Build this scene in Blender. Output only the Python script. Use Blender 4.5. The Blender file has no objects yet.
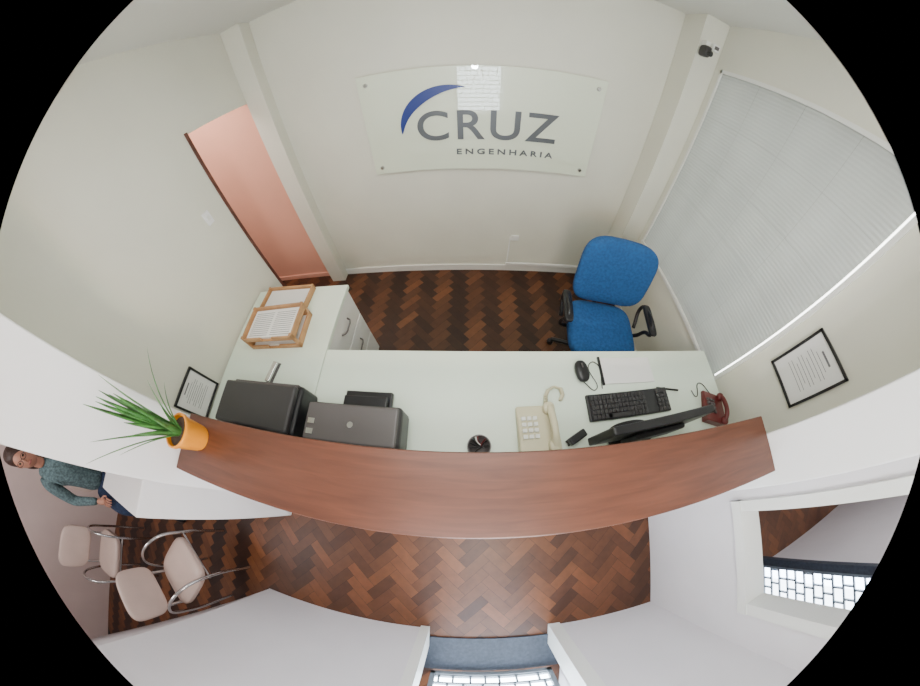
import bpy, bmesh, math, random
from mathutils import Vector, Matrix
random.seed(4)
D=bpy.data
def link(o): bpy.context.collection.objects.link(o); return o
# ---------------------------------------------------------------- materials
def mat(name,col,rough=.5,metal=0,spec=.5,noise=0,nscale=8,bump=0,bscale=60,emit=None,estr=0,coat=0):
    m=D.materials.new(name);m.use_nodes=True;nt=m.node_tree;b=nt.nodes['Principled BSDF']
    b.inputs['Base Color'].default_value=(*col,1);b.inputs['Roughness'].default_value=rough
    b.inputs['Metallic'].default_value=metal;b.inputs['Specular IOR Level'].default_value=spec
    b.inputs['Coat Weight'].default_value=coat
    tc=nt.nodes.new('ShaderNodeTexCoord')
    if noise:
        n=nt.nodes.new('ShaderNodeTexNoise');n.inputs['Scale'].default_value=nscale;n.inputs['Detail'].default_value=4
        r=nt.nodes.new('ShaderNodeValToRGB')
        r.color_ramp.elements[0].position=.3;r.color_ramp.elements[1].position=.7
        r.color_ramp.elements[0].color=(*[c*(1-noise) for c in col],1);r.color_ramp.elements[1].color=(*[min(1,c*(1+noise)) for c in col],1)
        nt.links.new(tc.outputs['Object'],n.inputs['Vector']);nt.links.new(n.outputs['Fac'],r.inputs['Fac']);nt.links.new(r.outputs['Color'],b.inputs['Base Color'])
    if bump:
        n=nt.nodes.new('ShaderNodeTexNoise');n.inputs['Scale'].default_value=bscale
        bp=nt.nodes.new('ShaderNodeBump');bp.inputs['Strength'].default_value=bump;bp.inputs['Distance'].default_value=.01
        nt.links.new(tc.outputs['Object'],n.inputs['Vector']);nt.links.new(n.outputs['Fac'],bp.inputs['Height']);nt.links.new(bp.outputs['Normal'],b.inputs['Normal'])
    if emit: b.inputs['Emission Color'].default_value=(*emit,1);b.inputs['Emission Strength'].default_value=estr
    return m
M={}
M['wall']=mat('wall_paint',(.71,.71,.61),.6,noise=.03,nscale=3,bump=.05)
M['white']=mat('white_paint',(.84,.84,.84),.5,noise=.02,nscale=3)
M['outer']=mat('outer_wall_paint',(.74,.72,.74),.6,noise=.03,nscale=3)
M['ceil']=mat('ceiling_paint',(.78,.78,.73),.7)
M['salmon']=mat('salmon_paint',(.74,.38,.28),.6,noise=.04,nscale=3)
M['blush']=mat('blush_paint',(.72,.58,.54),.6,noise=.04,nscale=3)
M['trim']=mat('trim_paint',(.78,.79,.75),.4)
M['desk']=mat('desk_laminate',(.72,.82,.70),.35,noise=.02,nscale=4)
M['black']=mat('black_plastic',(.012,.012,.014),.35)
M['dkgrey']=mat('dark_grey_plastic',(.035,.033,.035),.4)
M['grey']=mat('grey_plastic',(.10,.09,.09),.4)
M['beige']=mat('beige_plastic',(.62,.58,.40),.4)
M['maroon']=mat('maroon_plastic',(.13,.02,.02),.3)
M['blue']=mat('blue_fabric',(.012,.085,.26),.85,noise=.2,nscale=60,bump=.4,bscale=300)
M['paper']=mat('paper',(.80,.80,.78),.7)
M['ink']=mat('ink',(.16,.16,.17),.7)
M['pine']=mat('tray_wood',(.46,.25,.11),.45,noise=.2,nscale=14)
M['pot']=mat('orange_pot',(.88,.32,.015),.4)
M['soil']=mat('soil',(.05,.03,.02),.9,noise=.4,nscale=60)
M['leaf']=mat('leaf',(.06,.19,.04),.4,noise=.5,nscale=25)
M['chrome']=mat('chrome',(.6,.6,.6),.2,metal=1)
M['pinkseat']=mat('cream_vinyl',(.60,.46,.40),.45,noise=.05)
M['teal']=mat('grey_teal_knit',(.10,.16,.17),.9,noise=.5,nscale=60,bump=.3)
M['jeans']=mat('denim',(.02,.035,.08),.9,noise=.3,nscale=60)
M['skin']=mat('skin',(.50,.24,.16),.5,noise=.05,nscale=20)
M['hair']=mat('hair',(.035,.014,.008),.5,noise=.4,nscale=80,bump=.5,bscale=120)
M['eye']=mat('eye',(.02,.015,.01),.2)
M['lip']=mat('lips',(.38,.12,.10),.5)
M['brown']=mat('dark_brown_wood',(.10,.03,.02),.4,noise=.3,nscale=12)
M['letgrey']=mat('sign_grey',(.10,.11,.12),.4)
M['letblue']=mat('sign_blue',(.01,.03,.20),.4)
M['mat']=mat('door_mat',(.05,.06,.08),.8,noise=.2,nscale=50)
M['iron']=mat('painted_iron',(.22,.25,.28),.5)
M['joint']=mat('panel_joint',(.36,.37,.35),.5)
M['win']=mat('daylight_pane',(.8,.9,1),.3,emit=(.80,.90,1.0),estr=20)
M['win2']=mat('daylight_pane_side',(.8,.9,1),.3,emit=(.80,.90,1.0),estr=9)
M['gap']=mat('window_daylight',(1,.98,.94),.3,emit=(.97,.99,.96),estr=6)
m=D.materials.new('frosted_sign_glass');m.use_nodes=True;b=m.node_tree.nodes['Principled BSDF']
b.inputs['Base Color'].default_value=(.72,.78,.62,1);b.inputs['Roughness'].default_value=.4;b.inputs['Coat Weight'].default_value=1;b.inputs['Coat Roughness'].default_value=.01;b.inputs['Coat IOR'].default_value=1.6
M['glass']=m
def wood(name,c1,c2,sc=(2,28,28),rough=.32):
    m=D.materials.new(name);m.use_nodes=True;nt=m.node_tree;b=nt.nodes['Principled BSDF']
    tc=nt.nodes.new('ShaderNodeTexCoord');mp=nt.nodes.new('ShaderNodeMapping');mp.inputs['Scale'].default_value=sc
    n=nt.nodes.new('ShaderNodeTexNoise');n.inputs['Scale'].default_value=1.5;n.inputs['Detail'].default_value=6;n.inputs['Distortion'].default_value=.6
    r=nt.nodes.new('ShaderNodeValToRGB');r.color_ramp.elements[0].position=.25;r.color_ramp.elements[1].position=.78
    r.color_ramp.elements[0].color=(*c1,1);r.color_ramp.elements[1].color=(*c2,1)
    for a,bb in ((tc.outputs['Object'],mp.inputs['Vector']),(mp.outputs['Vector'],n.inputs['Vector']),(n.outputs['Fac'],r.inputs['Fac']),(r.outputs['Color'],b.inputs['Base Color'])): nt.links.new(a,bb)
    b.inputs['Roughness'].default_value=rough
    return m
M['ledge']=wood('varnished_wood',(.075,.026,.015),(.140,.049,.027),(3,34,34),.38)
m=D.materials.new('parquet');m.use_nodes=True;nt=m.node_tree;b=nt.nodes['Principled BSDF']
at=nt.nodes.new('ShaderNodeVertexColor');at.layer_name='Col'
n=nt.nodes.new('ShaderNodeTexNoise');n.inputs['Scale'].default_value=18;n.inputs['Detail'].default_value=5
mr=nt.nodes.new('ShaderNodeMapRange');mr.inputs['To Min'].default_value=.65;mr.inputs['To Max'].default_value=1.3
mx=nt.nodes.new('ShaderNodeVectorMath');mx.operation='MULTIPLY'
tc=nt.nodes.new('ShaderNodeTexCoord')
nt.links.new(tc.outputs['Object'],n.inputs['Vector']);nt.links.new(n.outputs['Fac'],mr.inputs['Value'])
nt.links.new(at.outputs['Color'],mx.inputs[0]);nt.links.new(mr.outputs['Result'],mx.inputs[1]);nt.links.new(mx.outputs['Vector'],b.inputs['Base Color'])
b.inputs['Roughness'].default_value=.42
M['parquet']=m
m=D.materials.new('ribbed_glass');m.use_nodes=True;nt=m.node_tree;b=nt.nodes['Principled BSDF']
tc=nt.nodes.new('ShaderNodeTexCoord')
w=nt.nodes.new('ShaderNodeTexWave');w.bands_direction='Z';w.inputs['Scale'].default_value=16
w2=nt.nodes.new('ShaderNodeTexWave');w2.bands_direction='Y';w2.inputs['Scale'].default_value=1.2;w2.inputs['Distortion'].default_value=1.0
ns=nt.nodes.new('ShaderNodeTexNoise');ns.inputs['Scale'].default_value=2.5
r=nt.nodes.new('ShaderNodeValToRGB')
r.color_ramp.elements[0].color=(.33,.34,.33,1);r.color_ramp.elements[1].color=(.60,.62,.60,1)
for q in (w,w2,ns): nt.links.new(tc.outputs['Object'],q.inputs['Vector'])
ad=nt.nodes.new('ShaderNodeMath');ad.operation='ADD'
m1=nt.nodes.new('ShaderNodeMath');m1.operation='MULTIPLY';m1.inputs[1].default_value=.18;nt.links.new(w.outputs['Fac'],m1.inputs[0])
m2=nt.nodes.new('ShaderNodeMath');m2.operation='MULTIPLY';m2.inputs[1].default_value=.15;nt.links.new(w2.outputs['Fac'],m2.inputs[0])
nt.links.new(m1.outputs[0],ad.inputs[0]);nt.links.new(m2.outputs[0],ad.inputs[1])
ad2=nt.nodes.new('ShaderNodeMath');ad2.operation='ADD';m3=nt.nodes.new('ShaderNodeMath');m3.operation='MULTIPLY';m3.inputs[1].default_value=.6
nt.links.new(ns.outputs['Fac'],m3.inputs[0]);nt.links.new(m3.outputs[0],ad2.inputs[0]);nt.links.new(ad.outputs[0],ad2.inputs[1])
nt.links.new(ad2.outputs[0],r.inputs['Fac']);nt.links.new(r.outputs['Color'],b.inputs['Base Color'])
bp=nt.nodes.new('ShaderNodeBump');bp.inputs['Strength'].default_value=.25;bp.inputs['Distance'].default_value=.01;nt.links.new(w.outputs['Fac'],bp.inputs['Height']);nt.links.new(bp.outputs['Normal'],b.inputs['Normal'])
b.inputs['Roughness'].default_value=.22;b.inputs['Specular IOR Level'].default_value=.9
tr=nt.nodes.new('ShaderNodeBsdfTranslucent');tr.inputs['Color'].default_value=(.8,.84,.82,1)
ms=nt.nodes.new('ShaderNodeMixShader');ms.inputs[0].default_value=.18
out=nt.nodes['Material Output'];nt.links.new(b.outputs[0],ms.inputs[1]);nt.links.new(tr.outputs[0],ms.inputs[2]);nt.links.new(ms.outputs[0],out.inputs['Surface'])
M['rib']=m
# ---------------------------------------------------------------- geometry helpers
def obj(name,me,mt=None,parent=None,loc=None,rot=None,smooth=False):
    o=link(D.objects.new(name,me))
    if mt: me.materials.append(M[mt] if isinstance(mt,str) else mt)
    if smooth:
        for p in me.polygons: p.use_smooth=True
    if parent: o.parent=parent
    if loc: o.location=loc
    if rot: o.rotation_euler=rot
    return o
def empty(name,loc=(0,0,0),rot=(0,0,0)):
    o=link(D.objects.new(name,None));o.empty_display_size=.05;o.location=loc;o.rotation_euler=rot;return o
def bmbox(bm,x0,x1,y0,y1,z0,z1,mi=0):
    vs=[bm.verts.new((x,y,z)) for z in (z0,z1) for y in (y0,y1) for x in (x0,x1)]
    for f in ((0,2,3,1),(4,5,7,6),(0,1,5,4),(2,6,7,3),(0,4,6,2),(1,3,7,5)):
        fc=bm.faces.new([vs[i] for i in f]);fc.material_index=mi
def boxes(name,L,mt,parent=None,bevel=0,loc=None,rot=None):
    bm=bmesh.new()
    for b_ in L: bmbox(bm,*b_)
    me=D.meshes.new(name);bm.to_mesh(me);bm.free()
    mts=mt if isinstance(mt,(list,tuple)) else [mt]
    o=obj(name,me,None,parent,loc,rot)
    for k in mts: me.materials.append(M[k])
    if bevel:
        md=o.modifiers.new('b','BEVEL');md.width=bevel;md.segments=3;md.limit_method='ANGLE'
    return o
def lathe(name,prof,mt,parent=None,loc=None,rot=None,seg=28):
    bm=bmesh.new();rings=[]
    for r_,z in prof:
        rings.append([bm.verts.new((r_*math.cos(2*math.pi*i/seg),r_*math.sin(2*math.pi*i/seg),z)) for i in range(seg)])
    for a,b_ in zip(rings,rings[1:]):
        for i in range(seg): bm.faces.new((a[i],a[(i+1)%seg],b_[(i+1)%seg],b_[i]))
    bm.faces.new(rings[0][::-1]);bm.faces.new(rings[-1])
    me=D.meshes.new(name);bm.to_mesh(me);bm.free()
    o=obj(name,me,mt,parent,loc,rot,True)
    md=o.modifiers.new('e','EDGE_SPLIT');md.split_angle=.7
    return o
def tube(name,pts,r,mt,parent=None,cyclic=False,loc=None,rot=None,poly=False):
    cu=D.curves.new(name,'CURVE');cu.dimensions='3D';cu.bevel_depth=r;cu.bevel_resolution=3;cu.use_fill_caps=True
    if poly:
        s=cu.splines.new('POLY');s.points.add(len(pts)-1)
        for p,q in zip(s.points,pts): p.co=(*q,1)
    else:
        s=cu.splines.new('BEZIER');s.bezier_points.add(len(pts)-1)
        for p,q in zip(s.bezier_points,pts): p.co=q;p.handle_left_type=p.handle_right_type='AUTO'
    s.use_cyclic_u=cyclic
    cu.materials.append(M[mt])
    o=link(D.objects.new(name,cu))
    if parent:o.parent=parent
    if loc:o.location=loc
    if rot:o.rotation_euler=rot
    return o
def spow(v,e): return math.copysign(abs(v)**e,v)
def cushion(name,a,b_,c,e1,e2,mt,parent,loc,rot=(0,0,0),bend=0):
    bm=bmesh.new();nu,nv=40,20;rings=[]
    for j in range(nv+1):
        ph=-math.pi/2+math.pi*j/nv
        rings.append([bm.verts.new((a*spow(math.cos(ph),e1)*spow(math.cos(2*math.pi*i/nu),e2),b_*spow(math.cos(ph),e1)*spow(math.sin(2*math.pi*i/nu),e2),c*spow(math.sin(ph),e1))) for i in range(nu)])
    for p,q in zip(rings,rings[1:]):
        for i in range(nu):
            bm.faces.new((p[i],p[(i+1)%nu],q[(i+1)%nu],q[i]))
    bmesh.ops.remove_doubles(bm,verts=bm.verts,dist=1e-5)
    for v in bm.verts: v.co.z+=bend*(v.co.x/a)**2
    me=D.meshes.new(name);bm.to_mesh(me);bm.free()
    return obj(name,me,mt,parent,loc,rot,True)
def skin(name,verts,edges,mt,parent,root=0,loc=None,rot=None,sub=2):
    me=D.meshes.new(name);me.from_pydata([v[:3] for v in verts],edges,[])
    o=obj(name,me,mt,parent,loc,rot)
    o.modifiers.new('skin','SKIN').use_smooth_shade=True
    for i,v in enumerate(verts):
        sv=me.skin_vertices[0].data[i];rr=v[3];sv.radius=rr if isinstance(rr,tuple) else (rr,rr);sv.use_root=(i==root)
    md=o.modifiers.new('s','SUBSURF');md.levels=md.render_levels=sub
    return o
def wallline(name,p0,p1,t,z0,z1,mt):
    d=Vector((p1[0]-p0[0],p1[1]-p0[1]));L=d.length;a=math.atan2(d.y,d.x)
    return boxes(name,[(0,L,0,t,z0,z1)],mt,loc=(p0[0],p0[1],0),rot=(0,0,a))
# ---------------------------------------------------------------- room shell
XL,XR,YB,ZC=-1.42,1.42,1.864,2.28
YR=-1.02
boxes('wall_back',[(-1.42,1.6,YB,YB+.1,0,ZC)],'wall')
boxes('wall_hall',[(-2.6,-1.42,YB,YB+.1,0,ZC)],'salmon')
boxes('wall_hall_side',[(-2.7,-2.6,.9,YB+.1,0,ZC),(-2.6,-1.52,.9,1.0,0,ZC)],'white')
boxes('wall_left',[(XL-.1,XL,.06,1.20,0,ZC),(XL-.1,XL,1.20,YB,1.79,ZC)],'wall')
boxes('wall_right',[(XR,XR+.1,0,.39,0,ZC),(XR,XR+.1,.39,1.60,0,.69),(XR,XR+.1,.39,1.60,2.0,ZC),(XR,XR+.1,1.60,YB,0,ZC)],'wall')
boxes('trim_left_column',[(XL,-1.27,1.76,YB,0,ZC)],'wall',bevel=.004)
boxes('trim_right_column',[(1.25,XR,1.66,YB,0,ZC)],'wall',bevel=.004)
boxes('baseboard_back',[(-1.27,1.25,YB-.015,YB,0,.07),(.34,1.12,YB-.035,YB-.015,.08,.115)],'trim',bevel=.003)
boxes('baseboard_hall',[(-2.6,-1.42,YB-.015,YB,0,.05)],'salmon')
boxes('baseboard_right',[(XR-.012,XR,.6,1.66,0,.07)],'trim')
boxes('trim_door_left',[(XL-.1,XL+.008,1.183,1.203,0,1.80)],'brown')
boxes('wall_pillar_left',[(-1.52,-1.045,-.21,.06,0,ZC)],'white',bevel=.006)
boxes('wall_low_partition',[(-1.65,-1.24,-.405,-.21,0,1.12)],'white',bevel=.006)
boxes('wall_pillar_right',[(1.13,1.52,-.20,0.0,0,ZC)],'white',bevel=.006)
# outer room
boxes('wall_outer_left',[(-3.9,-1.52,-.21,-.11,0,ZC)],'white')
boxes('wall_outer_right',[(1.28,1.38,-.28,-.2,0,ZC),(1.28,1.38,-.78,-.28,0,.80),(1.28,1.38,-.78,-.28,1.95,ZC),(1.28,1.38,YR-.1,-.78,0,ZC)],'outer')
boxes('trim_hatch',[(1.262,1.40,-.325,-.275,.75,2.0),(1.262,1.40,-.83,-.775,.75,2.0),(1.255,1.40,-.83,-.275,.755,.806),(1.262,1.40,-.83,-.275,1.944,2.0)],'trim')
boxes('wall_rear',[(-1.39,-.22,YR-.12,YR,0,ZC),(.53,1.38,YR-.12,YR,0,ZC),(-.22,.53,YR-.12,YR,1.75,ZC)],'outer')
boxes('trim_rear_door',[(-.27,-.214,YR-.13,YR+.012,0,1.8),(.524,.60,YR-.13,YR+.012,0,1.8),(-.214,.524,YR-.13,YR+.012,1.744,1.8)],'trim')
wallline('wall_outer_rear',(-1.39,-1.02),(-3.9,-2.75),.1,0,ZC,'outer')
boxes('wall_outer_end',[(-4.0,-3.9,-2.8,-.11,0,ZC)],'blush')
boxes('wall_porch',[(-.42,-.32,-1.5,YR-.12,0,ZC),(.62,.72,-1.5,YR-.12,0,ZC)],'outer')
# side office seen through the hatch
boxes('wall_office',[(5.3,5.4,-1.3,-.1,0,ZC),(1.52,5.3,-.2,-.1,0,ZC),(2.53,5.4,-1.25,-1.15,0,ZC),(.72,2.55,-1.62,-1.52,0,ZC),(2.49,2.55,-1.52,-1.12,1.65,ZC)],'outer')
boxes('ceiling',[(-4.0,5.4,-2.8,2.0,ZC,ZC+.08)],'ceil')
def grille(name,w,z0,z1,loc,rot,pm):
    # local: x width, -y is the lit outside, +y faces the room
    e=empty(name,loc,rot)
    boxes('pane',[(0,w,-.03,-.02,z0,z1)],pm,e)
    L=[(0,.03,-.02,.01,z0,z1),(w-.03,w,-.02,.01,z0,z1),(0,w,-.02,.01,z0,z0+.03),(0,w,-.02,.01,z1-.03,z1)]
    z=z0+.03;k=0
    while z<z1:
        L.append((0,w,-.018,0,z-.006,z+.006))
        x=.05+(k%2)*.045+random.random()*.02
        while x<w-.02:
            L.append((x-.006,x+.006,-.018,0,z,min(z+.075,z1)));x+=.08+random.random()*.06
        z+=.075;k+=1
    boxes('bars',L,'iron',e)
grille('door_glazed',.75,.03,1.70,(-.20,-1.34,0),(0,0,0),'win')
grille('window_1',.40,.02,1.65,(2.51,-1.52,0),(0,0,math.pi/2),'win2')
boxes('trim_window_1',[(2.48,2.53,-1.12,-1.06,0,1.7)],'mat')
boxes('wall_facade',[(-.4,.72,-1.48,-1.38,1.72,ZC)],'outer')
boxes('door_mat',[(-.30,.60,-1.33,-1.08,.0025,.012)],'mat')
boxes('floor_rug',[(1.75,2.46,-1.48,-1.1,.0025,.012)],'mat')
# ---------------------------------------------------------------- floor: herringbone parquet
bm=bmesh.new();cl=bm.loops.layers.color.new('Col')
bmbox(bm,-4.0,5.4,-2.8,2.0,-.06,-.003)
for f in bm.faces:
    for l in f.loops:l[cl]=(.05,.022,.014,1)
W_=.068;n_=3;g=.0008;ca=math.cos(math.pi/4)
R=85
for i in range(-R,R):
    for j in range(-R,R):
        k=(i-j)%(2*n_)
        if k==0: x0,x1,y0,y1=i,i+n_,j,j+1;o_=0
        elif k==2*n_-1: x0,x1,y0,y1=i,i+1,j,j+n_;o_=1
        else: continue
        x0,x1,y0,y1=[q*W_ for q in (x0,x1,y0,y1)]
        cx,cy=(x0+x1)/2,(y0+y1)/2;wx,wy=(cx-cy)*ca,(cx+cy)*ca
        if not(-3.9<wx<5.3 and -2.7<wy<1.95): continue
        vs=[]
        for (x,y) in ((x0+g,y0+g),(x1-g,y0+g),(x1-g,y1-g),(x0+g,y1-g)):
            vs.append(bm.verts.new(((x-y)*ca,(x+y)*ca,0)))
        f=bm.faces.new(vs)
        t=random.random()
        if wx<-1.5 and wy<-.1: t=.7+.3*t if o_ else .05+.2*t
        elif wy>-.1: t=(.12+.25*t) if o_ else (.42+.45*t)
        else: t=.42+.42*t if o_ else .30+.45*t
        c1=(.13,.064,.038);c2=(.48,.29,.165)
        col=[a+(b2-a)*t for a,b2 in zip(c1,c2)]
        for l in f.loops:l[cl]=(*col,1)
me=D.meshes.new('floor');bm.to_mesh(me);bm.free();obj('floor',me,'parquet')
# ---------------------------------------------------------------- window on right wall
e=empty('window_2')
boxes('frame',[(XR-.01,XR+.06,.37,.392,.67,2.02),(XR-.01,XR+.06,1.585,1.60,.67,2.02),(XR-.01,XR+.06,.37,1.60,2.0,2.02),(XR-.02,XR+.06,.37,1.60,.67,.69)],'trim',e)
boxes('ribbed_panel',[(XR+.0,XR+.006,.405,1.585,.69,2.0)],'rib',e)
boxes('daylight_gap',[(XR+.045,XR+.05,.392,1.585,.69,2.0)],'gap',e)
boxes('mullions',[(XR-.001,XR,.425+i*.29-.001,.425+i*.29+.001,.69,2.0) for i in range(1,4)]+[(XR-.001,XR,.425,1.585,.69+i*.26-.001,.69+i*.26+.001) for i in range(1,5)],'joint',e)
# ---------------------------------------------------------------- reception counter
e=empty('reception_counter')
boxes('ledge_top',[(-1.043,1.13,-.145,.07,1.06,1.10)],'ledge',e,bevel=.004)
boxes('front_panel',[(-1.043,1.13,-.10,-.06,0,1.06)],'white',e)
boxes('upstand',[(-1.043,1.13,-.06,-.045,.75,1.06)],'white',e)
e=empty('reception_desk')
boxes('desk_top',[(-.698,1.37,.065,.545,.722,.75)],'desk',e,bevel=.003)
boxes('modesty_panel',[(-.698,1.37,.07,.09,.08,.722)],'desk',e)
boxes('legs',[(1.33,1.36,.09,.52,0,.722),(-.69,-.67,.09,.52,0,.722)],'desk',e)
e=empty('drawer_cabinet')
boxes('cabinet_top',[(-1.40,-.702,.065,.975,.724,.75)],'desk',e,bevel=.003)
boxes('carcass',[(-1.40,-.73,.09,.965,.02,.724)],'white',e)
boxes('drawer_fronts',[(-.73,-.712,.565,.96,.05+i*.225,.05+i*.225+.215) for i in range(3)],'trim',e,bevel=.003)
for i in range(3):
    z=.05+i*.225+.13
    tube('handle_%d'%(i+1),[(-.712,.70,z),(-.69,.715,z),(-.685,.76,z),(-.69,.805,z),(-.712,.82,z)],.005,'grey',e)
# ---------------------------------------------------------------- company sign
e=empty('company_sign')
boxes('glass_plate',[(-.665,.845,YB-.035,YB-.025,1.03,1.72)],'glass',e,bevel=.002)
for i,(x,z) in enumerate(((-.61,1.08),(-.61,1.66),(.79,1.08),(.79,1.66))):
    lathe('standoff_%d'%(i+1),[(.014,0),(.014,.045),(.010,.05)],'chrome',e,(x,YB,z),(math.pi/2,0,0))
def text(name,body,x0,x1,z0,z1,y,mt,parent,off=0,space=1):
    cu=D.curves.new(name,'FONT');cu.body=body;cu.size=1;cu.extrude=.01;cu.offset=off;cu.space_character=space
    o=link(D.objects.new(name,cu));bpy.context.view_layer.update()
    me=D.meshes.new_from_object(o);D.objects.remove(o)
    xs=[v.co.x for v in me.vertices];ys=[v.co.y for v in me.vertices]
    sx=(x1-x0)/(max(xs)-min(xs));sz=(z1-z0)/(max(ys)-min(ys));mx_,my_=min(xs),min(ys)
    for v in me.vertices: v.co=Vector((x0+(v.co.x-mx_)*sx,y-v.co.z*.3,z0+(v.co.y-my_)*sz))
    me.materials.clear()
    return obj(name,me,mt,parent)
text('letters_name','CRUZ',-.325,.57,1.245,1.445,YB-.04,'letgrey',e,.010,1.15)
text('letters_tagline','ENGENHARIA',-.08,.57,1.14,1.18,YB-.04,'letgrey',e,.018,1.5)
bm=bmesh.new();u=[];d=[]
for i in range(33):
    t=i/32;a=math.radians(188-118*t)
    cx,cz=-.125,1.345
    ro=(.305,.262);wd=.004+.062*math.sin(math.pi*min(1,t*1.02))**.8
    u.append(bm.verts.new((cx+ro[0]*math.cos(a),YB-.042,cz+ro[1]*math.sin(a))))
    d.append(bm.verts.new((cx+(ro[0]-wd)*math.cos(a),YB-.042,cz+(ro[1]-wd)*math.sin(a))))
for i in range(32): bm.faces.new((u[i],u[i+1],d[i+1],d[i]))
me=D.meshes.new('swoosh');bm.to_mesh(me);bm.free();o=obj('swoosh',me,'letblue',e);o.modifiers.new('s','SOLIDIFY').thickness=.004
# ---------------------------------------------------------------- framed certificates
def frame(name,loc,rot,w,h):
    e=empty(name,loc,rot)
    t=.012
    boxes('border',[(-w/2,w/2,-.015,0,-h/2,-h/2+t),(-w/2,w/2,-.015,0,h/2-t,h/2),(-w/2,-w/2+t,-.015,0,-h/2,h/2),(w/2-t,w/2,-.015,0,-h/2,h/2)],'black',e,bevel=.002)
    boxes('paper',[(-w/2+t,w/2-t,-.006,-.001,-h/2+t,h/2-t)],'paper',e)
    L=[]
    for i in range(9):
        z=h*.25-i*h*.06;ww=w*(.30 if i%3 else .2)
        L.append((-ww,ww,-.007,-.006,z-.001,z+.001))
    L.append((-w*.15,w*.15,-.007,-.006,h*.32,h*.35))
    boxes('print_lines',L,'ink',e)
frame('framed_certificate',(XR-.001,.185,1.235),(0,0,math.radians(-90)),.23,.29)
frame('framed_certificate.001',(XL+.001,.20,.865),(0,0,math.radians(90)),.22,.22)
e=empty('light_switch');boxes('plate',[(XL,XL+.008,.995,1.045,1.31,1.39)],'white',e,bevel=.002);boxes('rocker',[(XL+.008,XL+.012,1.01,1.03,1.335,1.365)],'trim',e)
e=empty('wall_outlet');boxes('plate',[(.36,.43,YB-.02,YB,.37,.42)],'trim',e,bevel=.003);boxes('cable_duct',[(.35,.36,YB-.012,YB,.115,.40)],'trim',e)
e=empty('security_camera')
boxes('bracket',[(1.26,1.29,1.61,1.66,2.09,2.13)],'trim',e);cushion('body',.022,.035,.032,.5,.5,'dkgrey',e,(1.26,1.60,2.07))
lathe('lens',[(.016,0),(.016,.02)],'black',e,(1.26,1.567,2.06),(math.pi/2,0,0))
e=empty('junction_box');boxes('box',[(1.33,1.38,1.63,1.66,2.10,2.14)],'trim',e,bevel=.003);boxes('slot',[(1.34,1.37,1.627,1.63,2.11,2.13)],'grey',e)
# ---------------------------------------------------------------- office chair
e=empty('office_chair',(.87,.91,0),(0,0,math.radians(-9)))
cushion('seat',.235,.22,.045,.45,.45,'blue',e,(0,-.05,.45))
cushion('seat_pan',.20,.19,.02,.4,.4,'black',e,(0,-.04,.41))
cushion('backrest',.255,.23,.04,.45,.5,'blue',e,(.01,.20,.74),(math.radians(78),0,0),bend=.03)
cushion('back_shell',.22,.20,.03,.45,.5,'black',e,(.01,.235,.74),(math.radians(78),0,0),bend=.03)
tube('back_bar',[(0,.05,.41),(0,.22,.42),(0,.265,.55),(0,.26,.73)],.018,'black',e)
for s,nm in ((-1,'arm_left'),(1,'arm_right')):
    tube(nm,[(s*.17,-.02,.41),(s*.27,-.03,.43),(s*.285,-.07,.54),(s*.285,-.12,.60),(s*.285,.06,.615),(s*.285,.11,.57),(s*.275,.03,.44)],.013,'black',e)
    cushion(nm+'_pad',.028,.12,.014,.5,.4,'black',e,(s*.285,-.03,.62))
lathe('gas_column',[(.05,.08),(.045,.12),(.028,.14),(.028,.40)],'black',e)
for i in range(5):
    a=2*math.pi*i/5+.3;c,s=math.cos(a),math.sin(a)
    tube('leg_%d'%(i+1),[(0,0,.11),(.14*c,.14*s,.10),(.25*c,.25*s,.065)],.017,'black',e)
    lathe('caster_%d'%(i+1),[(.022,-.018),(.026,-.01),(.026,.01),(.022,.018)],'black',e,(.25*c,.25*s,.027),(math.pi/2,0,a))
# ---------------------------------------------------------------- printers
e=empty('scanner_printer')
boxes('body',[(-1.13,-.67,.085,.30,.75,.89)],'black',e,bevel=.018)
boxes('lid',[(-1.12,-.68,.09,.285,.892,.925)],'dkgrey',e,bevel=.012)
boxes('output_slot',[(-1.05,-.76,.285,.315,.77,.80),(-1.02,-.79,.30,.33,.755,.762)],'dkgrey',e,bevel=.004)
boxes('control_strip',[(-1.10,-.70,.286,.304,.86,.885)],'grey',e,bevel=.003)
boxes('paper_support',[(-1.0,-.80,.07,.085,.88,.95)],'dkgrey',e,bevel=.004)
e=empty('inkjet_printer')
boxes('body',[(-.625,-.235,.085,.245,.75,.885)],'dkgrey',e,bevel=.02)
boxes('top_cover',[(-.615,-.245,.09,.235,.883,.900)],'grey',e,bevel=.008)
boxes('paper_tray',[(-.52,-.31,.245,.33,.76,.785),(-.51,-.32,.24,.30,.80,.815)],'black',e,bevel=.005)
boxes('buttons',[(-.60,-.57,.11,.13,.899,.904),(-.60,-.57,.15,.17,.899,.904)],'chrome',e)
lathe('logo',[(.012,.9),(.012,.902)],'chrome',e,(-.42,.16,0))
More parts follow.
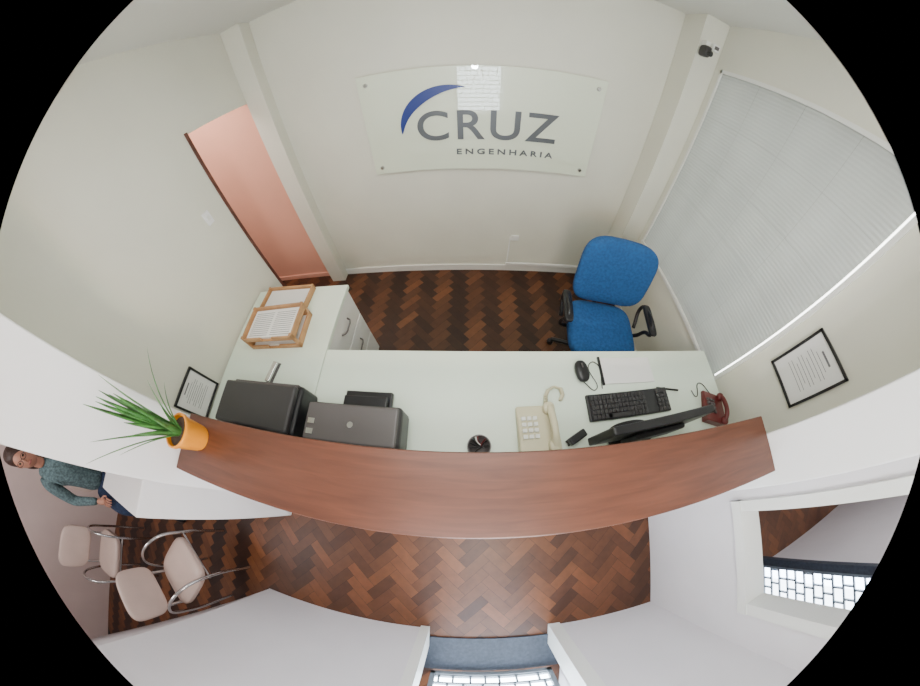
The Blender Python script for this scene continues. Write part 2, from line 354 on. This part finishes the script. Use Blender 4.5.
# ---------------------------------------------------------------- keyboard / mouse / pad
e=empty('computer_keyboard',(.725,.270,.75),(0,0,math.radians(2)))
boxes('case',[(-.225,.225,-.055,.062,.002,.018)],'black',e,bevel=.004)
L=[]
for r_ in range(5):
    y=.052-r_*.021
    for c in range(15):
        x=-.212+c*.0195
        if r_==4 and 4<c<10: continue
        L.append((x,x+.0165,y-.017,y,.018,.025))
    for c in range(3): L.append((.148+c*.0215,.148+c*.0215+.018,y-.017,y,.018,.025))
L.append((-.134,-.02,-.049,-.032,.018,.025))
boxes('keys',L,'dkgrey',e,bevel=.0015)
e=empty('computer_mouse',(.50,.435,.75),(0,0,.1));cushion('shell',.032,.052,.018,.8,.8,'black',e,(0,0,.02));boxes('wheel',[(-.003,.003,.01,.03,.034,.041)],'grey',e)
tube('mouse_cable',[(0,-.05,.01),(.05,-.09,.006),(.05,.03,.006),(.085,.04,.006),(.085,-.09,.006)],.002,'black',e)
e=empty('writing_pad');boxes('pad',[(.61,.90,.375,.505,.7505,.757)],'paper',e);boxes('edge_strip',[(.60,.61,.37,.51,.7505,.76)],'black',e)
e=empty('pen',(.98,.33,.75),(0,0,-.15));tube('barrel',[(-.08,0,.006),(.06,0,.006)],.005,'black',e,poly=True)
# ---------------------------------------------------------------- monitor
e=empty('computer_monitor',(.69,.132,.75),(0,0,math.radians(4)))
boxes('panel',[(-.245,.245,-.014,.016,.08,.28)],'black',e,bevel=.006)
boxes('screen',[(-.232,.232,.0161,.018,.092,.268)],'dkgrey',e)
boxes('back_bulge',[(-.12,.12,-.035,-.012,.10,.22)],'black',e,bevel=.01)
boxes('neck',[(-.03,.03,-.02,.0,.01,.12)],'black',e)
cushion('base',.12,.058,.012,.5,.8,'black',e,(0,.008,.012))
# ---------------------------------------------------------------- telephones
def phone(name,loc,rot,mt,s=1):
    e=empty(name,loc,rot);e.scale=(s,s,s)
    bm=bmesh.new()
    w,d_=.085,.10
    vs=[bm.verts.new(p) for p in ((-w,-d_,0),(w,-d_,0),(w,d_,0),(-w,d_,0),(-w,-d_,.06),(w,-d_,.06),(w,d_,.025),(-w,d_,.025))]
    for f in ((3,2,1,0),(4,5,6,7),(0,1,5,4),(1,2,6,5),(2,3,7,6),(3,0,4,7)): bm.faces.new([vs[i] for i in f])
    me=D.meshes.new('base');bm.to_mesh(me);bm.free();o=obj('base',me,mt,e);md=o.modifiers.new('b','BEVEL');md.width=.008;md.segments=3
    tube('handset_grip',[(.05,-.08,.075),(.05,-.04,.092),(.05,.04,.078),(.05,.08,.055)],.015,mt,e)
    cushion('earpiece',.025,.026,.018,.7,.8,mt,e,(.05,-.08,.068));cushion('mouthpiece',.025,.026,.018,.7,.8,mt,e,(.05,.08,.045))
    L=[(-.07+c*.024,-.07+c*.024+.018,.05-r_*.026-.016,.05-r_*.026,.03+r_*.0046,.046+r_*.0048) for c in range(3) for r_ in range(4)]
    boxes('keypad',L,'trim' if mt!='maroon' else 'grey',e,bevel=.002)
    return e
ph=phone('desk_telephone',(.27,.19,.75),(0,0,.03),'beige',.95)
pts=[]
path=[(.05,.10),(.055,.145),(.07,.17),(.10,.185),(.13,.175),(.135,.145),(.12,.12)]
def lerp(t):
    q=t*(len(path)-1);i=min(int(q),len(path)-2);f=q-i
    return path[i][0]*(1-f)+path[i+1][0]*f,path[i][1]*(1-f)+path[i+1][1]*f
for i in range(300):
    t=i/299;a=t*2*math.pi*32;bx,by=lerp(t)
    pts.append((bx+.007*math.cos(a),by,.012+.007*math.sin(a)))
tube('coiled_cord',pts,.003,'beige',ph,poly=True)
ph=phone('desk_telephone.001',(1.25,.20,.75),(0,0,-.35),'maroon',.85)
tube('cord',[(.0,.1,.01),(-.1,.15,.005),(-.13,.05,.005),(-.17,.08,.005)],.003,'black',ph)
e=empty('stapler',(.425,.145,.75),(0,0,.5));boxes('base',[(-.04,.045,-.013,.013,0,.01)],'black',e,bevel=.003);boxes('arm',[(-.04,.04,-.016,.016,.022,.05)],'black',e,bevel=.006);boxes('hinge',[(.025,.043,-.012,.012,.01,.03)],'black',e);boxes('magazine',[(-.045,.02,-.006,.006,.012,.02)],'chrome',e)
e=empty('paper_clip_dish',(.04,.125,.75));lathe('bowl',[(.03,0),(.040,.015),(.045,.035),(.041,.035),(.035,.018),(.02,.008)],'grey',e)
for i in range(12):
    a=random.random()*6.28;q=random.random()*.02;tube('clip_%d'%i,[(q,0,.02),(.02*math.cos(a),.02*math.sin(a),.03),(.036*math.cos(a),.036*math.sin(a),.042)],.003,['black','dkgrey','maroon','trim','black'][i%5],e)
# ---------------------------------------------------------------- letter trays
def tray(name,x0,x1,y0,y1,z,rot=0,tiers=(0,.075)):
    e=empty(name,((x0+x1)/2,(y0+y1)/2,z),(0,0,rot));a=(x1-x0)/2;b_=(y1-y0)/2;t=.010
    L=[];top=tiers[-1]
    for k in tiers:
        L+=[(-a,a,-b_,b_,k,k+.006),(-a,a,b_-t,b_,k,k+.04),(-a,-a+t,-b_,b_,k,k+.04),(a-t,a,-b_,b_,k,k+.04),(-a,-.04,-b_,-b_+t,k,k+.03),(.04,a,-b_,-b_+t,k,k+.03)]
    L+=[(sx*(a-.008)-.008,sx*(a-.008)+.008,sy*(b_-.008)-.008,sy*(b_-.008)+.008,0,top+.045) for sx in(-1,1) for sy in (-1,1)]
    boxes('tray_frame',L,'pine',e,bevel=.002)
    boxes('papers',[(-a+.02,a-.025,-b_+.015,b_-.015,k+.006,k+.02) for k in tiers],'paper',e)
    if len(tiers)>1:
        boxes('print_lines',[(-a+.035,-.01,b_-.04-i*.013,b_-.037-i*.013,top+.0201,top+.0206) for i in range(int(b_*2/.013)-4)]+[(.01,a-.04,b_-.04-i*.013,b_-.037-i*.013,top+.0201,top+.0206) for i in range(int(b_*2/.013)-4)],'ink',e)
tray('letter_tray',-1.22,-.86,.545,.755,.75,.05)
tray('letter_tray.001',-1.28,-.92,.785,.965,.75,-.02,(0,))
e=empty('hole_punch',(-.99,.40,.75),(0,0,1.4));boxes('base',[(-.06,.06,-.02,.02,0,.008)],'grey',e,bevel=.002);boxes('lever',[(-.055,.055,-.015,.015,.012,.03)],'chrome',e,bevel=.004);boxes('pivot',[(.03,.05,-.012,.012,.005,.02)],'grey',e)
# ---------------------------------------------------------------- aloe in orange pot
e=empty('potted_aloe',(-.925,-.01,1.10))
lathe('pot',[(.042,0),(.046,.01),(.056,.095),(.060,.10),(.060,.112),(.054,.112),(.051,.095)],'pot',e)
lathe('soil',[(.050,.09),(.050,.098)],'soil',e)
bm=bmesh.new()
for i in range(20):
    a=i*2.399+.3;ln=.17+.16*random.random();sp=.22+.5*random.random();w0=.012
    prev=None
    if math.cos(a)<-.2: sp*=.25
    for s in range(9):
        t=s/8;r_=.012+ln*sp*t**1.2;z=.095+ln*t*(1-.25*t*sp)
        w_=w0*(1-t)**.7+.0006
        c,sn=math.cos(a),math.sin(a);p=Vector((r_*c,r_*sn,z));sd=Vector((-sn,c,0))*w_;th=Vector((c*.3,sn*.3,-1))*w_*.45
        ring=[bm.verts.new(p+sd),bm.verts.new(p-th*.3),bm.verts.new(p-sd),bm.verts.new(p+th)]
        if prev:
            for k in range(4): bm.faces.new((prev[k],prev[(k+1)%4],ring[(k+1)%4],ring[k]))
        prev=ring
me=D.meshes.new('leaves');bm.to_mesh(me);bm.free();obj('leaves',me,'leaf',e,smooth=True)
# ---------------------------------------------------------------- waiting area
def vchair(name,loc,rot,arms=True):
    e=empty(name,loc,(0,0,rot))
    cushion('seat',.19,.19,.035,.5,.5,'pinkseat',e,(0,0,.43));cushion('backrest',.18,.13,.025,.5,.5,'pinkseat',e,(0,.19,.68),(math.radians(80),0,0))
    for s in (-1,1):
        if arms: tube('side_frame_%d'%(s+2),[(s*.19,-.17,.01),(s*.19,-.18,.40),(s*.2,-.1,.60),(s*.2,.1,.61),(s*.19,.20,.42),(s*.19,.18,.01)],.011,'chrome',e)
        else: tube('side_frame_%d'%(s+2),[(s*.17,-.17,.01),(s*.17,-.16,.38),(s*.17,.16,.39),(s*.17,.18,.01)],.011,'chrome',e)
        tube('upright_%d'%(s+2),[(s*.13,.17,.42),(s*.13,.20,.72)],.01,'chrome',e,poly=True)
    tube('cross_bar',[(-.19,-.16,.39),(.19,-.16,.39)],.01,'chrome',e,poly=True)
vchair('waiting_chair',(-1.83,-.96,0),math.radians(150))
vchair('waiting_chair.001',(-3.0,-1.32,0),math.radians(95))
vchair('waiting_chair.002',(-3.12,-.70,0),math.radians(90),False)
# seated person (faces +x)
e=empty('seated_person',(-3.06,-.69,0))
T=[(0,0,.58,(.12,.15)),(-.02,0,.74,(.10,.13)),(-.01,.01,.93,(.11,.15)),(0,.02,1.06,(.07,.09)),(.01,.03,1.12,.05),
 (0,.15,1.02,.06),(.05,.22,.80,.045),(.24,.16,.68,.034),(0,-.12,1.02,.06),(.05,-.20,.80,.045),(.24,-.12,.68,.034)]
skin('sweater',T,[(0,1),(1,2),(2,3),(3,4),(3,5),(5,6),(6,7),(3,8),(8,9),(9,10)],'teal',e)
J=[(0,0,.56,.10),(.08,.09,.545,.080),(.40,.11,.53,.062),(.41,.12,.30,.052),(.40,.12,.10,.042),(.08,-.09,.545,.080),(.42,-.10,.53,.062),(.46,-.10,.30,.052),(.48,-.10,.10,.042)]
skin('jeans',J,[(0,1),(1,2),(2,3),(3,4),(0,5),(5,6),(6,7),(7,8)],'jeans',e)
for s,x in ((.12,.44),(-.10,.52)): cushion('shoe_%d'%(1 if s>0 else 2),.12,.045,.038,.6,.7,'black',e,(x,s,.038))
skin('neck',[(.01,.03,1.10,.045),(.02,.035,1.20,.045)],[(0,1)],'skin',e)
cushion('head',.085,.068,.105,.9,.95,'skin',e,(.035,.04,1.27))
cushion('nose',.018,.011,.02,.9,.9,'skin',e,(.122,.04,1.262))
for s in (-1,1):
    cushion('eye_%d'%(s+2),.008,.013,.008,1,1,'eye',e,(.108,.04+s*.028,1.285));cushion('ear_%d'%(s+2),.018,.010,.026,.9,.9,'skin',e,(.03,.04+s*.07,1.27))
    tube('glasses_rim_%d'%(s+2),[(.126,.04+s*.03+.022*math.cos(k*math.pi/4),1.284+.018*math.sin(k*math.pi/4)) for k in range(8)],.002,'black',e,cyclic=True)
    tube('glasses_temple_%d'%(s+2),[(.126,.04+s*.052,1.288),(.03,.04+s*.074,1.285)],.002,'black',e,poly=True)
tube('glasses_bridge',[(.126,.032,1.287),(.130,.04,1.290),(.126,.048,1.287)],.002,'black',e,poly=True)
cushion('mouth',.008,.022,.006,.9,.9,'lip',e,(.112,.04,1.222))
cushion('hair_cap',.092,.080,.085,.85,.9,'hair',e,(.012,.04,1.315))
cushion('hair_back',.05,.082,.13,.8,.8,'hair',e,(-.035,.04,1.22))
for s,(hx,hy,hz) in ((1,(.24,.16,.68)),(-1,(.24,-.12,.68))):
    V=[(hx,hy,hz,.026),(hx+.05,hy-s*.02,hz-.02,(.032,.02)),(hx+.085,hy-s*.03,hz-.035,(.03,.015))]
    skin('palm_%d'%(s+2),V,[(0,1),(1,2)],'skin',e,sub=1)
    for k,(o_,ln) in enumerate(((-.026,.055),(-.009,.065),(.009,.06),(.026,.048))):
        bx,by,bz=hx+.085,hy-s*.03+o_,hz-.035
        skin('finger_%d_%d'%(s+2,k),[(bx-.01,by,bz,.009),(bx+ln*.5,by,bz-.008,.008),(bx+ln*.95,by,bz-.03,.006)],[(0,1),(1,2)],'skin',e,sub=1)
    skin('thumb_%d'%(s+2),[(hx+.035,hy-s*.03,hz-.012,.011),(hx+.06,hy-s*.068,hz-.02,.009),(hx+.09,hy-s*.072,hz-.03,.007)],[(0,1),(1,2)],'skin',e,sub=1)
# ---------------------------------------------------------------- lights
def area(name,loc,rot,sx,sy,p,col=(1,1,1)):
    l=D.lights.new(name,'AREA');l.shape='RECTANGLE';l.size=sx;l.size_y=sy;l.energy=p;l.color=col
    o=link(D.objects.new(name,l));o.location=loc;o.rotation_euler=rot;return o
area('ceiling_fill',(0,.45,2.26),(0,0,0),1.0,.7,17,(1,.99,.94))  # unseen soft fill added to brighten the closed reception, no real fixture
area('ceiling_fill_outer',(0,-.6,2.26),(0,0,0),.9,.5,12,(.97,.97,1))  # added fill light for the outer room, out of view
area('ceiling_fill_waiting',(-2.5,-1.2,2.26),(0,0,0),.8,.4,16,(1,.95,.94))  # added fill light above the waiting chairs, not a real lamp
area('ceiling_fill_office',(3.2,-.65,2.26),(0,0,0),1.2,.6,22,(1,.98,.95))  # added fill so the room behind the hatch is lit
area('hall_lamp',(-2.0,1.45,2.2),(0,0,0),.4,.4,13,(1,.88,.80))
def spot(name,loc,tgt,p,ang,col):
    l=D.lights.new(name,'SPOT');l.energy=p;l.spot_size=math.radians(ang);l.spot_blend=1;l.color=col;l.shadow_soft_size=.05
    o=link(D.objects.new(name,l));o.location=loc;o.rotation_euler=(Vector(tgt)-Vector(loc)).to_track_quat('-Z','Y').to_euler()
spot('wall_spot_warm',(.1,-.95,1.95),(-1.08,1.86,.60),20,200,(1,.42,.30))  # added indoor spot imitating pinkish sun bounce beside the left column
spot('wall_spot_yellow',(.3,-.95,1.95),(-.1,1.86,.85),34,230,(1,.93,.66))  # added indoor spot for a yellowish glow below the sign
spot('wall_spot_white',(.1,-.95,1.65),(.85,1.86,.75),34,200,(.95,.98,1))  # added indoor spot aimed at the back wall behind the chair
w=D.worlds.new('w');bpy.context.scene.world=w;w.use_nodes=True
w.node_tree.nodes['Background'].inputs[0].default_value=(.7,.8,1,1);w.node_tree.nodes['Background'].inputs[1].default_value=.5
# ---------------------------------------------------------------- fisheye camera
k1,k3=.0038971,-2.7791e-9;tilt,yaw,roll,H=.52765,.072195,.056837,1.7586
def fw(X,Y,Z):
    c,s=math.cos(roll),math.sin(roll);X,Y=X*c-Y*s,X*s+Y*c
    wy=Z*math.sin(tilt)-Y*math.cos(tilt);wz=-Z*math.cos(tilt)-Y*math.sin(tilt)
    c,s=math.cos(yaw),math.sin(yaw);return Vector((X*c-wy*s,X*s+wy*c,wz))
cam=D.cameras.new('camera');co=link(D.objects.new('camera',cam));bpy.context.scene.camera=co
ax,ay,az=fw(1,0,0),fw(0,-1,0),fw(0,0,-1)
mw=Matrix((ax,ay,az)).transposed().to_4x4();mw.translation=Vector((0,0,H));co.matrix_world=mw
cam.type='PANO';c=cam.cycles if hasattr(cam,'cycles') and hasattr(cam.cycles,'panorama_type') else cam
S=36/920
c.panorama_type='FISHEYE_LENS_POLYNOMIAL';c.fisheye_fov=3.10
c.fisheye_polynomial_k0=0;c.fisheye_polynomial_k1=-k1/S;c.fisheye_polynomial_k2=0;c.fisheye_polynomial_k3=-k3/S**3;c.fisheye_polynomial_k4=0
cam.sensor_fit='HORIZONTAL';cam.sensor_width=36;cam.clip_start=.01
